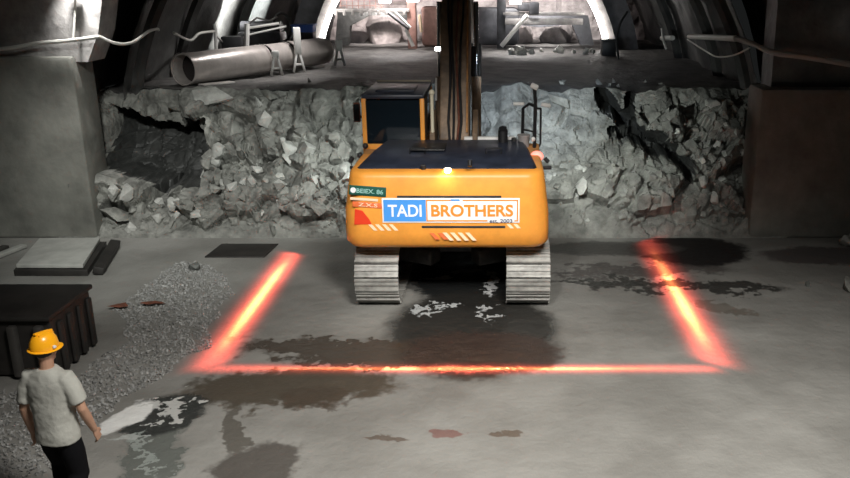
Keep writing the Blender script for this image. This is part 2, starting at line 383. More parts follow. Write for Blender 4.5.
# vault: horseshoe section with sprayed concrete, slightly scalloped bays
def section(a, R):   # a from 0 (left foot) to 1 (right foot)
    t = PI - .2 - a * (PI - .4)
    return -1.1 + R * math.cos(t), 1.0 + R * math.sin(t)
def vault_part(name, a0, a1, y0, y1, R, m, n=26, ny=70):
    b = MB(); rows = []
    for j in range(ny + 1):
        y = y0 + (y1 - y0) * j / ny; bay = .13 * abs(math.sin(PI * (y - 16.2) / 2.4))
        row = []
        for i in range(n + 1):
            x, z = section(a0 + (a1 - a0) * i / n, R + bay + .06 * noise.noise(Vector((i * .5, y * 1.3, 4))))
            row.append(b.bm.verts.new((x, y, z)))
        rows.append(row)
    for A, B in zip(rows, rows[1:]):
        for i in range(n): b.bm.faces.new((A[i], A[i + 1], B[i + 1], B[i]))
    return st(b.build(name, m))
vault_part('wall_left', 0, .3, 16.35, 30.2, 6.2, M['vault'])
vault_part('ceiling', .3, .7, 16.35, 30.2, 6.2, M['vault'])
vault_part('wall_right', .7, 1, 16.35, 30.2, 6.2, M['vault_shaded'])  # right wall painted darker in place of shade
vault_part('wall_left_recess', 0, .3, 14.9, 18.2, 6.75, M['rock_black'], ny=10)  # black colour paints in the shade of the recess walls and ceiling
vault_part('ceiling_recess', .3, .7, 14.9, 18.2, 6.75, M['rock_black'], ny=10)
vault_part('wall_right_recess', .7, 1, 14.9, 18.2, 6.75, M['rock_black'], ny=10)
# the wider tunnel around the viewpoint
b = MB(); b.prism([(-9.9, 0), (-9.9, 5), (-8.5, 8.0), (-5, 10), (-1.2, 10.6), (3, 10), (6.5, 8), (7.6, 5), (7.6, 0), (8.1, 0), (8.1, 5.2), (6.9, 8.4), (3.2, 10.5), (-1.2, 11.1), (-5.2, 10.5), (-8.9, 8.4), (-10.4, 5.2), (-10.4, 0)], -3.5, 14.9, 'Y')
st(b.build('ceiling_near', M['vault']))
b = MB(); NX, NT = 60, 40
def face(i, j):
    x = -7.2 + 12.2 * i / NX; z = 2.3 + 7 * j / NT
    return (x, 29.8 + .5 * noise.noise(Vector((x * .8, z * .8, 1))) + .2 * noise.noise(Vector((x * 3, z * 3, 1))) + (z - 2.4) * .08, z)
vv = [[b.bm.verts.new(face(i, j)) for i in range(NX + 1)] for j in range(NT + 1)]
for j in range(NT):
    for i in range(NX): b.bm.faces.new((vv[j][i], vv[j][i + 1], vv[j + 1][i + 1], vv[j + 1][i]))
st(b.build('wall_far', M['face'], smooth=False))
# steel arch ribs against the vault
for k, y in enumerate((16.7, 18.9, 23.2)):
    b = MB(); pts = []
    for i in range(61):
        x, z = section(i / 60, 6.1); pts.append((x, y, z))
    b.tube(pts, .12, 6); st(b.build('trim_%d' % (k + 1), M['vault_shaded']))

# ---------------------------------------------------------------- excavator
EX = Vector((-.66, 12.9, 0)); EXM = Vector((-.665, 12.65, 0))
ex = empty('excavator', EXM, 'orange tracked excavator seen from behind, parked against the rock bank', 'excavator')
def ep(b, name, m, parent=None, smooth=True, ang=35, orgn=None):
    """part built in world coordinates, origin kept at the machine's base"""
    o = b.build(name, m, parent or ex, smooth, ang=ang); 
    if parent is None: o.location = -EX
    return o
# crawler tracks
def track(cx):
    w = .63; zc = .44; r = .40; y0 = 11.80; y1 = 15.0
    root = MB().box((cx, (y0 + y1) / 2, .44), (.36, y1 - y0 - .3, .34), .05)
    root.cyl((cx - .2, y0, zc), (cx + .2, y0, zc), r - .09, n=28); root.cyl((cx - .2, y1, zc), (cx + .2, y1, zc), r - .09, n=28)
    for k in range(6):
        yy = y0 + .5 + k * .45; root.cyl((cx - .2, yy, .17), (cx + .2, yy, .17), .1)
    t = ep(root, 'crawler_track', M['steel_dark'])
    # the belt of shoes
    per = 2 * (y1 - y0) + 2 * PI * r; n = 46
    sh = MB(); hw = w / 2; pl = per / n
    sh.box((0, 0, 0), (w, pl * .93, .03), .006); sh.box((0, -pl * .38, .025), (w, .025, .035)); sh.box((0, pl * .05, .022), (w, .02, .028)); sh.box((0, pl * .36, .02), (w, .02, .02))
    first = sh.build('track_shoe', M['steel'], t)
    for k in range(n):
        s = (k + .5) * pl
        L = y1 - y0
        if s < L: pos = (y0 + s, zc + r); a = 0
        elif s < L + PI * r: f = (s - L) / r; pos = (y1 + r * math.sin(f), zc + r * math.cos(f)); a = -f
        elif s < 2 * L + PI * r: pos = (y1 - (s - L - PI * r), zc - r); a = -PI
        else: f = (s - 2 * L - PI * r) / r; pos = (y0 - r * math.sin(f), zc - r * math.cos(f)); a = -PI - f
        o = first if k == 0 else first.copy()
        if k: C.objects.link(o); o.parent = t
        o.location = (cx, pos[0], pos[1]); o.rotation_euler = (a, 0, 0)
    return t
track(-1.72); track(.46)
b = MB(); b.box((-.63, 13.4, .58), (1.75, 1.3, .34), .06)
for sx in (-1, 1):
    for sy in (12.5, 14.3): b.box((-.63 + sx * .6, sy, .5), (.7, .3, .26), .05, Euler((0, 0, sx * (.5 if sy < 13 else -.5))))
ep(b, 'undercarriage_frame', M['steel_dark'])
b = MB(); b.cyl((-.66, 13.4, .74), (-.66, 13.4, .98), .62, n=40); ep(b, 'slewing_ring', M['steel_dark'])
b = MB(); b.box((-.66, 13.1, 1.05), (2.62, 3.4, .16), .03); b.box((-.66, 12.9, 1.2), (1.0, 3.2, .2), .03); ep(b, 'platform_frame', M['steel_dark'])
# counterweight: plan outline with big rounded rear corners, tucked under at the foot
def cw_ring(z, x0, x1, yr, yf, r, bow=.0):
    pts = []
    n = 8
    for k in range(n + 1):
        a = PI + PI / 2 * k / n; pts.append((x0 + r + r * math.cos(a), yr + r + r * math.sin(a), z))
    for k in range(1, 8):
        f = k / 8; x = x0 + r + (x1 - x0 - 2 * r) * f; pts.append((x, yr - bow * math.sin(PI * f), z))
    for k in range(n + 1):
        a = 1.5 * PI + PI / 2 * k / n; pts.append((x1 - r + r * math.cos(a), yr + r + r * math.sin(a), z))
    pts.append((x1, yf, z)); pts.append((x0, yf, z)); return pts
b = MB(); xa, xb = -2.115, .735
b.loft([cw_ring(.95, xa + .12, xb - .12, 11.38, 12.35, .2), cw_ring(.98, xa + .05, xb - .05, 11.27, 12.35, .24), cw_ring(1.05, xa, xb, 11.2, 12.35, .26), cw_ring(1.22, xa, xb, 11.15, 12.35, .26),
        cw_ring(1.5, xa + .01, xb - .01, 11.15, 12.35, .26), cw_ring(1.97, xa + .09, xb - .07, 11.16, 12.35, .26), cw_ring(2.02, xa + .105, xb - .085, 11.18, 12.35, .25), cw_ring(2.05, xa + .14, xb - .12, 11.24, 12.35, .22)])
cw = ep(b, 'counterweight', M['yellow'], ang=50)
YF = 11.15
def cwp(b, name, m, label=None):
    o = b.build(name, m, cw); 
    if label: o['label'] = label
    return o
ex.scale = (.972, 1, 1)
b = MB(); b.box((-.64, YF + .001, 1.72), (1.42, .02, .03), .004); cwp(b, 'groove', M['steel_dark'])
b = MB(); b.box((-.45, YF + .001, 1.305), (1.15, .02, .03), .004); cwp(b, 'groove', M['steel_dark'])
# lettered sign
LX0, LX1, LZ0, LZ1 = -1.56, .32, 1.365, 1.705
LX = (LX0 + LX1) / 2; LZ = (LZ0 + LZ1) / 2
b = MB(); b.box((LX, YF - .008, LZ), (LX1 - LX0, .016, LZ1 - LZ0), .006); sg = cwp(b, 'sign_board', M['logo_white'], 'white lettered sign with blue and orange fields')
BX1 = LX0 + .60
b = MB(); b.box(((LX0 + .022 + BX1) / 2, YF - .018, LZ), (BX1 - LX0 - .022, .006, LZ1 - LZ0 - .044)); cwp(b, 'blue_field', M['logo_blue'])
b = MB(); b.box((LX0 + 1.0, YF - .019, LZ1 - .025), (.125, .006, .022)); cwp(b, 'blue_accent', M['logo_blue'])
ox0, ox1, oz0, oz1 = BX1 + .012, LX1 - .03, LZ0 + .03, LZ1 - .03
b = MB(); t_ = .017
b.box(((ox0 + ox0 + .36) / 2, YF - .018, oz1), (.36, .005, t_)); b.box(((ox0 + .49 + ox1) / 2, YF - .018, oz1), (ox1 - ox0 - .49, .005, t_))
b.box(((ox0 + ox1 - .41) / 2, YF - .018, oz0), (ox1 - ox0 - .41, .005, t_)); b.box((ox1 - .02, YF - .018, oz0), (.04, .005, t_))
b.box((ox0, YF - .018, LZ), (t_, .005, oz1 - oz0 + t_)); b.box((ox1, YF - .018, LZ), (t_, .005, oz1 - oz0 + t_)); cwp(b, 'orange_border', M['logo_orange'])
text('lettering', 'TADI', .165, M['logo_white'], cw, ((LX0 + .022 + BX1) / 2, YF - .021, LZ), .018, width=.46)
text('lettering', 'BROTHERS', .165, M['logo_orange'], cw, ((ox0 + ox1) / 2, YF - .018, LZ + .0), .028, width=1.12)
text('lettering', 'est. 2003', .05, M['logo_navy'], cw, (ox1 - .225, YF - .018, LZ0 + .028), .01, width=.31)
# green number plate, red characters and warning marks
pr = Euler((0, math.radians(4), 0))
b = MB(); b.box((-1.745, YF - .006, 1.80), (.50, .012, .13), .004, pr); cwp(b, 'number_plate', M['green'], 'small dark green number plate')
tt = text('plate_lettering', 'BEIEX. 86', .06, M['plate_text'], cw, (-1.715, YF - .014, 1.797), .015, width=.36); tt.rotation_euler = (PI / 2, math.radians(4), 0)
b = MB(); b.cyl((-1.94, YF - .018, 1.815), (-1.94, YF - .012, 1.815), .038, n=20); cwp(b, 'plate_emblem', M['logo_white'])
b = MB(); b.box((-1.8, YF - .005, 1.685), (.38, .01, .035), .003, pr); cwp(b, 'pale_strip', M['stripe'])
b = MB(); b.box((-1.76, YF - .004, 1.61), (.40, .008, .075), .003, pr); cwp(b, 'red_strip', M['red_soft'])
tt = text('strip_lettering', 'Z.X.S', .05, M['stripe'], cw, (-1.75, YF - .010, 1.61), .01, width=.26); tt.rotation_euler = (PI / 2, math.radians(4), 0)
b = MB(); b.prism([(-1.95, 1.34), (-1.71, 1.34), (-1.74, 1.41), (-1.83, 1.53), (-1.93, 1.55)], YF - .006, YF + .002, 'Y'); cwp(b, 'warning_triangle', M['red'])
def slashes(x0, n, z0, h, w_, m, name='warning_stripes'):
    b = MB()
    for k in range(n):
        x = x0 + k * w_ * 1.9; b.prism([(x, z0 + h), (x + w_, z0 + h), (x + w_ + h * .9, z0), (x + h * .9, z0)], YF - .006, YF + .002, 'Y')
    cwp(b, name, m)
slashes(-1.76, 4, 1.255, .085, .05, M['stripe']); slashes(.14, 2, 1.285, .06, .05, M['stripe'])
slashes(-.74, 4, 1.115, .11, .055, M['stripe']); slashes(-.92, 2, 1.13, .09, .06, M['red_soft'])
b = MB(); b.cyl((-.66, 11.24, 2.03), (-.66, 11.24, 2.08), .045, n=20); rl = ep(b, 'rear_lamp', M['lamp_warm'])
l = spot('rear_lamp_light', (-.69, 10.8, 2.1), (-.69, 10.94, 1.7), 4, (1, .72, .4), 130, 1, .04); 
for x in (-1.0,):
    b = MB(); b.cyl((x, 11.33, 2.0), (x, 11.33, 2.1), .035, n=12); b.box((x, 11.33, 2.1), (.07, .05, .03), .01); ep(b, 'lifting_lug', M['black'])
# engine hood and side bodies
b = MB()
def hood_ring(y, x0, x1, z0, z1): return [(x0, y, z0), (x1, y, z0), (x1, y, z1 - .05), (x1 - .05, y, z1), (x0 + .05, y, z1), (x0, y, z1 - .05)]
b.loft([hood_ring(11.36, -1.92, .56, 1.9, 2.06), hood_ring(11.42, -1.93, .57, 1.9, 2.09), hood_ring(12.2, -1.84, .50, 1.5, 2.13), hood_ring(12.86, -1.72, .44, 1.2, 2.16), hood_ring(12.92, -1.7, .42, 1.2, 2.13)]); hood = ep(b, 'engine_hood', M['navy'])
b = MB(); b.box((-1.0, 12.35, 2.155), (.5, .5, .02), .01); b.build('hood_vent', M['black'], hood)
b = MB()
for x in (-1.25, -.15): b.tube([(x, 12.0, 2.12), (x, 12.0, 2.2), (x + .22, 12.0, 2.2), (x + .22, 12.0, 2.12)], .012)
b.build('hood_handle', M['black'], hood)
b = MB(); b.prism([(12.2, 1.12), (12.2, 1.95), (12.9, 2.1), (15.1, 1.6), (15.1, 1.12)], .4, .66, bev=.03); ep(b, 'side_body', M['yellow_dirty'])
b = MB(); b.prism([(12.2, 1.12), (12.2, 1.98), (12.75, 2.05), (12.8, 1.12)], -2.02, -1.7, bev=.03); ep(b, 'side_body', M['yellow_dirty'])
b = MB(); b.box((.2, 13.7, 1.5), (.5, 1.5, .75), .05); ep(b, 'fuel_tank', M['yellow_dirty'])
b = MB(); b.cyl((.1, 12.75, 2.1), (.1, 12.75, 2.33), .075, n=18); b.cyl((.1, 12.75, 2.3), (.1, 12.72, 2.36), .06, n=18); ep(b, 'exhaust_pipe', M['black'])
b = MB(); b.cyl((.42, 12.8, 2.0), (.42, 12.8, 2.22), .085, n=18); b.cyl((.42, 12.8, 2.22), (.42, 12.8, 2.25), .1, n=18); ep(b, 'air_filter', M['gantry'])
b = MB(); b.cyl((.27, 12.8, 2.05), (.27, 12.8, 2.2), .04, n=12); ep(b, 'filler_cap', M['steel_dark'])
b = MB(); b.box((-.1, 12.95, 2.16), (.8, .1, .06), .01); ep(b, 'hood_ledge', M['white'])
# cab
CX0, CX1, CY0, CY1, CZ0, CZ1 = -2.06, -1.1, 12.85, 14.45, 1.2, 2.78
b = MB()
for x in (CX0 + .035, CX1 - .035):
    for y in (CY0 + .035, CY1 - .035): b.box((x, y, (CZ0 + CZ1) / 2), (.07, .07, CZ1 - CZ0), .015)
b.box(((CX0 + CX1) / 2, (CY0 + CY1) / 2, CZ0 + .04), (CX1 - CX0, CY1 - CY0, .1), .01)
for x in (CX0 + .025, CX1 - .025): b.box((x, (CY0 + CY1) / 2, 1.62), (.05, CY1 - CY0 - .06, .85), .01)
for y in (CY0 + .03, ): b.box(((CX0 + CX1) / 2, y, 1.65), (CX1 - CX0 - .1, .05, .9), .01)
ep(b, 'cab_frame', M['yellow'])
b = MB(); b.box(((CX0 + CX1) / 2, (CY0 + CY1) / 2, CZ1 + .02), (CX1 - CX0, CY1 - CY0, .07), .025); b.box(((CX0 + CX1) / 2, 13.5, CZ1 + .065), (.6, .7, .03), .01); rf = ep(b, 'cab_roof', M['navy'])
b = MB(); b.box(((CX0 + CX1) / 2, CY1 - .02, CZ1 + .065), (CX1 - CX0 - .04, .05, .035), .01); b.build('roof_rail', M['cream'], rf)
b = MB(); b.box(((CX0 + CX1) / 2, CY0 + .02, 2.42), (CX1 - CX0 - .14, .012, .66)); ep(b, 'rear_window', M['glass'])
b = MB(); b.box(((CX0 + CX1) / 2, CY1 - .02, 2.2), (CX1 - CX0 - .14, .012, 1.05)); ep(b, 'front_window', M['glass'])
for x in (CX0 + .03, CX1 - .03):
    b = MB(); b.box((x, (CY0 + CY1) / 2, 2.4), (.012, CY1 - CY0 - .14, .66)); ep(b, 'side_window', M['glass'])
b = MB(); b.box((-1.6, 13.6, 1.72), (.48, .48, .14), .05); b.box((-1.6, 13.34, 2.05), (.46, .12, .62), .05); b.box((-1.6, 13.33, 2.43), (.26, .1, .18), .04); ep(b, 'operator_seat', M['rubber'])
b = MB(); b.cyl((-.985, 12.9, 1.9), (-.985, 12.9, 2.83), .028, n=12); b.ball((-.985, 12.9, 2.86), .045); ep(b, 'marker_pole', M['cream'])
# mirrors and rails
b = MB(); b.tube([(-2.04, 14.1, 2.1), (-2.13, 13.7, 2.3), (-2.16, 13.3, 2.45)], .014); mr1 = ep(b, 'mirror_arm', M['black'])
b = MB(); b.box((-2.19, 13.2, 2.52), (.11, .05, .3), .02); b.build('mirror_housing', M['rust'], mr1)
b = MB(); b.box((-2.19, 13.17, 2.52), (.085, .008, .26)); b.build('mirror_glass', M['mirror'], mr1)
b = MB(); b.tube([(.58, 12.75, 2.0), (.59, 12.75, 2.75), (.57, 12.75, 2.95)], .028); b.tube([(.40, 12.95, 2.0), (.41, 12.95, 2.62), (.5, 12.85, 2.7), (.58, 12.75, 2.68)], .024)
b.tube([(.68, 12.9, 2.62), (.68, 12.9, 2.1), (.62, 12.85, 1.98), (.5, 12.8, 2.0)], .016); b.tube([(.58, 12.75, 2.65), (.68, 12.9, 2.62)], .016); b.tube([(.41, 12.95, 2.3), (.58, 12.75, 2.3)], .014)
hr = ep(b, 'handrail', M['black'])
b = MB(); b.box((.57, 12.73, 2.97), (.12, .05, .08), .02, Euler((0, .4, 0))); b.build('work_lamp', M['white'], hr)
b = MB(); b.box((.34, 12.93, 2.69), (.17, .06, .05), .015); b.box((.76, 12.93, 2.67), (.15, .06, .06), .015, Euler((0, .2, 0))); b.build('mirror_housing', M['white'], hr)
b = MB(); b.ball((.56, 12.7, 2.2), .035); b.build('lamp_knob', M['white'], hr)
b = MB(); b.ball((.60, 12.32, 2.02), .09, (1.1, .8, .9)); b.ball((.5, 12.25, 2.02), .035); ep(b, 'marker_lamp', M['lamp_red'])
for q_ in ((-2.03, 12.35, 2.03), (-2.0, 12.7, 2.1)):
    b = MB(); b.ball(q_, .045); ep(b, 'marker_knob', M['black'])
# boom, arm, bucket
bx = -.66
def beam(poly, w_, name, m, bev=.03, parent=None): b = MB(); b.prism(poly, bx - w_ / 2, bx + w_ / 2, bev=bev); return ep(b, name, m, parent)
boom = beam([(13.1, 1.75), (13.0, 2.15), (13.55, 3.25), (14.35, 4.55), (14.95, 5.15), (15.7, 5.3), (18.7, 4.95), (18.75, 4.65), (15.9, 4.55), (15.2, 4.3), (14.7, 3.7), (13.75, 2.0), (13.5, 1.7)], .46, 'boom', M['boom'])
b = MB()
for sx in (-1, 1):
    b.prism([(12.9, 1.3), (12.85, 2.25), (13.3, 2.55), (13.95, 1.9), (14.1, 1.3)], bx + sx * .33 - .04, bx + sx * .33 + .04, bev=.01)
ep(b, 'boom_bracket', M['boom'])
b = MB(); b.cyl((bx - .42, 13.3, 1.95), (bx + .42, 13.3, 1.95), .08, n=16); ep(b, 'boom_pivot', M['steel_dark'])
for sx in (-1, 1):
    x = bx + sx * .31; b = MB(); b.cyl((x, 14.45, 1.5), (x, 14.6, 2.9), .085); c_ = ep(b, 'boom_cylinder', M['boom'])
    b = MB(); b.cyl((x, 14.6, 2.9), (x, 14.74, 4.1), .045); b.build('cylinder_rod', M['chrome'], c_)
    b = MB(); b.box((bx + sx * .27, 14.62, 3.15), (.1, .14, .5), .02); ep(b, 'boom_lamp_housing', M['black'])
b = MB(); b.box((bx - .33, 14.5, 3.36), (.1, .05, .06), .01); ep(b, 'boom_lamp_lens', M['lamp'])
b = MB(); b.cyl((bx - .335, 13.9, 2.6), (bx - .335, 14.0, 2.95), .018); ep(b, 'grab_handle', M['lamp'] if False else M['white'])
def on_boom(y, dz=.03):
    P = [(13.0, 2.15), (13.55, 3.25), (14.35, 4.55), (14.95, 5.15), (15.7, 5.3), (18.7, 4.95)]
    for (a, c), (d, e) in zip(P, P[1:]):
        if y <= d: return c + (e - c) * (y - a) / (d - a) + dz
    return 4.95
for k, x in enumerate((-.09, -.03, .05, .11)):
    b = MB(); pts = [(bx + x * .6, 12.95, 1.95)]
    for i in range(9):
        y = 13.1 + i * .28; pts.append((bx + x + .03 * math.sin(i * 1.3 + k), y - .05, on_boom(y, .05)))
    b.tube(pts, .018); ep(b, 'hydraulic_hose', M['black'] if k != 2 else M['rust'])
b = MB(); b.tube([(bx + .2, 13.0, 2.25), (bx + .2, 13.5, 3.25), (bx + .19, 14.3, 4.55)], .014); ep(b, 'steel_line', M['yellow_dirty'])
b = MB(); b.cyl((bx, 14.9, 5.35), (bx, 16.9, 5.6), .09); c_ = ep(b, 'arm_cylinder', M['boom']); b = MB(); b.cyl((bx, 16.9, 5.6), (bx, 18.4, 5.65), .045); b.build('cylinder_rod', M['chrome'], c_)
beam([(18.1, 5.75), (18.6, 5.8), (19.0, 5.0), (18.2, 3.0), (17.95, 3.05), (18.3, 4.7)], .34, 'arm', M['boom'])
b = MB(); b.prism([(18.3, 3.15), (17.9, 3.2), (17.35, 2.95), (17.1, 2.6), (17.35, 2.42), (17.9, 2.42), (18.35, 2.7)], bx - .34, bx + .34, bev=.03)
for k in range(4): b.box((bx - .27 + k * .18, 17.08, 2.5), (.07, .22, .06), .01)
ep(b, 'bucket', M['steel_dark'])

# line projectors on the counterweight: a light with a slit, drawing a red line on the ground
def line_projector(loc, mid, along, half, width, power, name):
    """loc: lens, mid: middle of the line on the ground, along: its direction, half: (back, front) lengths, width in metres"""
    loc = Vector(loc); mid = Vector(mid); along = Vector(along).normalized(); D = (mid - loc).length
    zc = (loc - mid).normalized(); xc = (along - zc * along.dot(zc)).normalized(); yc = zc.cross(xc)
    l = bpy.data.lights.new(name, 'SPOT'); l.energy = power; l.color = (1, 1, 1); l.spot_size = math.radians(150); l.spot_blend = .15; l.shadow_soft_size = .004
    o = bpy.data.objects.new(name, l); C.objects.link(o)
    o.matrix_world = Matrix.Translation(loc) @ Matrix((xc, yc, zc)).transposed().to_4x4()
    l.use_nodes = True; nt = l.node_tree; L = nt.links.new; em = nt.nodes['Emission']
    em.inputs['Strength'].default_value = 1
    tc = nd(nt, 'ShaderNodeTexCoord'); sp = nd(nt, 'ShaderNodeSeparateXYZ'); L(tc.outputs['Normal'], sp.inputs[0])
    def mth(op, a, b=None, c=None):
        n = nd(nt, 'ShaderNodeMath', operation=op)
        for i, x in enumerate((a, b, c)):
            if x is None: continue
            if isinstance(x, (int, float)): n.inputs[i].default_value = x
            else: L(x, n.inputs[i])
        return n.outputs[0]
    az = mth('ABSOLUTE', sp.outputs[2]); u = mth('DIVIDE', sp.outputs[0], az); v = mth('DIVIDE', sp.outputs[1], az)
    # gaussian across: a hot thin core in a wide soft skirt
    k1 = D / (width * .5)
    g2 = mth('POWER', mth('MULTIPLY', v, k1), 2); wide = mth('EXPONENT', mth('MULTIPLY', g2, -1.0))
    k2 = D / (width * .2); core = mth('EXPONENT', mth('MULTIPLY', mth('POWER', mth('MULTIPLY', v, k2), 2), -1.0))
    lo, hi = -half[0] / D, half[1] / D; e = .05
    def ss(x, a, b):
        n = nd(nt, 'ShaderNodeMapRange', interpolation_type='SMOOTHSTEP'); L(x, n.inputs['Value']); n.inputs['From Min'].default_value = a; n.inputs['From Max'].default_value = b; return n.outputs[0]
    inside = mth('MULTIPLY', ss(u, lo - e, lo + e), ss(mth('MULTIPLY', u, -1), -hi - e, -hi + e))
    # compensate part of the fall-off towards the ends
    comp = mth('POWER', mth('ADD', mth('MULTIPLY', u, u), 1), 1.2)
    # core fades towards the ends
    ce = mth('MULTIPLY', ss(u, lo * .95, lo * .2), ss(mth('MULTIPLY', u, -1), -hi * .95, -hi * .2))
    sh_ = mth('MULTIPLY', inside, comp); hot = mth('MULTIPLY', mth('MULTIPLY', core, ce), sh_); wd = mth('MULTIPLY', wide, sh_)
    cc = nd(nt, 'ShaderNodeCombineXYZ')
    L(mth('ADD', mth('MULTIPLY', hot, 2.4), wd), cc.inputs[0]); L(mth('ADD', mth('MULTIPLY', hot, .78), mth('MULTIPLY', wd, .11)), cc.inputs[1])
    L(mth('ADD', mth('MULTIPLY', hot, .2), mth('MULTIPLY', wd, .075)), cc.inputs[2]); L(cc.outputs[0], em.inputs['Color'])
    # lens housing
    b = MB(); d = (mid - loc).normalized(); o_ = EX - EXM; b.cyl(loc - d * .1 + o_, loc - d * .02 + o_, .03, n=16); h = ep(b, 'projector_lamp', M['black'])
    return o
for x0, x1 in ((-2.12, -1.98), (.68, .80)):
    b = MB(); b.box(((x0 + x1) / 2, 11.98, 1.93), (x1 - x0, .06, .05), .01); ep(b, 'lamp_bracket', M['black'])
line_projector((-2.13, 11.7, 2.0), (-3.5, 11.5, 0), (0, 1, 0), (2.0, 2.4), .27, 2600, 'projector_left')
line_projector((.76, 11.7, 2.0), (2.66, 11.6, 0), (0, 1, 0), (2.1, 2.95), .27, 3500, 'projector_right')
line_projector((-.36, 10.86, 2.12), (-.42, 9.3, 0), (1, 0, 0), (2.98, 3.12), .15, 2100, 'projector_rear')

# ---------------------------------------------------------------- person
PE = Vector((-3.69, 6.32, 0))
pe = empty('person', PE, 'person in yellow hard hat, light grey t-shirt and black trousers walking away', 'person')
def ell(cx, cy, z, rx, ry, n=24, tx=0, sq=2.3):
    out = []
    for k in range(n):
        a = 2 * PI * k / n; c, s = math.cos(a), math.sin(a)
        out.append(Vector((cx + rx * math.copysign(abs(c) ** (2 / sq), c), cy + ry * math.copysign(abs(s) ** (2 / sq), s), z)))
    return out
HZ = 1.60
LS, RS = Vector((-.165, .0, 1.385)), Vector((.165, .0, 1.38))
LE, RE = Vector((-.245, -.02, 1.09)), Vector((.25, .0, 1.10))
LW, RW = Vector((-.26, .05, .83)), Vector((.25, .12, .84))
Lh, Rh = Vector((-.085, .0, .88)), Vector((.085, .0, .88))
LK, RK = Vector((-.13, .16, .50)), Vector((.11, .03, .47))
LA, RA = Vector((-.14, .14, .09)), Vector((.12, -.20, .13))
b = MB()
b.loft([ell(0, 0, .84, .13, .085), ell(0, 0, .95, .14, .095), ell(0, -.005, 1.1, .125, .09), ell(0, 0, 1.25, .16, .105), ell(0, 0, 1.36, .175, .095), ell(0, 0, 1.42, .12, .075), ell(0, .005, 1.46, .06, .06)])
b.tube([(0, 0, 1.42), (0, .01, 1.5), (0, .02, 1.56)], .055, 14)
b.ball((0, .03, HZ + .02), .1, (.78, .95, 1.12), 20)
b.ball((0, .125, HZ - .005), .02, (.7, 1.0, 1.2), 8)                      # nose
b.ball((0, .07, HZ - .07), .045, (1.0, .9, .8), 10)                       # chin
for s in (-1, 1): b.ball((s * .079, .02, HZ), .025, (.4, .8, 1.2), 10)     # ears
def limb(pts, rs): b.tube(pts, 0, 14, rs)
def lerp(a, c, t): return a + (c - a) * t
for S, E_, W in ((LS, LE, LW), (RS, RE, RW)):
    limb([S, lerp(S, E_, .5), E_, lerp(E_, W, .35), W], [.042, .046, .04, .041, .027])
    b.ball(S, .035)
    d = (W - E_).normalized(); s = -1 if W.x < 0 else 1
    # palm, four fingers of their own length and a thumb
    side = Vector((0, 1, 0)); side = (side - d * side.dot(d)).normalized(); nrm = d.cross(side)
    palm = W + d * .05
    b.loft([[W + side * (.024 * math.cos(a)) + nrm * (.016 * math.sin(a)) for a in [2 * PI * k / 12 for k in range(12)]],
            [palm + side * (.04 * math.cos(a)) + nrm * (.015 * math.sin(a)) for a in [2 * PI * k / 12 for k in range(12)]],
            [W + d * .09 + side * (.038 * math.cos(a)) + nrm * (.012 * math.sin(a)) for a in [2 * PI * k / 12 for k in range(12)]]])
    for k, ln in enumerate((.07, .08, .075, .06)):
        base = W + d * .082 + side * (.03 - .02 * k); curl = -s * nrm * (1 if nrm.x * s > 0 else -1)
        b.tube([base, base + d * ln * .5, base + d * ln * .85 + curl * ln * .3, base + d * ln + curl * ln * .6], 0, 8, [.0095, .009, .0085, .007])
    b.tube([W + d * .02 + side * .02, W + d * .05 + side * .048, W + d * .085 + side * .055], 0, 8, [.012, .011, .009])
for H_, K, A in ((Lh, LK, LA), (Rh, RK, RA)):
    limb([H_, lerp(H_, K, .5), K, lerp(K, A, .35), A], [.075, .066, .05, .05, .034])
body = b.build('body', M['skin'], pe); remesh(body, .006, 2)
b = MB()
b.loft([ell(0, 0, .80, .178, .142), ell(0, 0, .92, .174, .136), ell(0, -.005, 1.1, .166, .12), ell(0, 0, 1.25, .18, .122), ell(0, 0, 1.35, .186, .112), ell(0, 0, 1.425, .135, .09), ell(0, .005, 1.465, .075, .072)])
for S, E_ in ((LS, LE), (RS, RE)):
    q = lerp(S, E_, .78); limb([S - Vector((S.x * .5, 0, -.01)), S - Vector((S.x * .12, 0, -.002)), lerp(S, E_, .35), q], [.06, .076, .074, .070]); 
sh = b.build('t_shirt', M['shirt'], pe); remesh(sh, .011, 5)
tx = bpy.data.textures.new('folds', 'CLOUDS'); tx.noise_scale = .16
dm = sh.modifiers.new('d', 'DISPLACE'); dm.texture = tx; dm.strength = .03; dm.mid_level = .5; dm.texture_coords = 'LOCAL'
b = MB()
b.loft([ell(0, 0, .78, .155, .115), ell(0, 0, .88, .165, .12), ell(0, 0, .97, .155, .11)])
for H_, K, A in ((Lh, LK, LA), (Rh, RK, RA)): limb([H_ - Vector((H_.x * .2, 0, 0)), lerp(H_, K, .5), K, lerp(K, A, .5), A + Vector((0, 0, -.02))], [.1, .098, .082, .076, .068])
for K in (LK, RK): b.ball(K, .085)
tr = b.build('trousers', M['trousers'], pe); remesh(tr, .011, 3)
for A, rx in ((LA, 0), (RA, .5)):
    b = MB(); b.box(A + Vector((0, .07, -.045)), (.1, .28, .085), .035, Euler((-rx, 0, 0)), 3); b.build('shoe', M['shoe'], pe)
b = MB(); b.ball((0, .015, HZ + .035), .098, (.84, .97, .98), 20); hb = b.build('hair', M['hair'], pe)
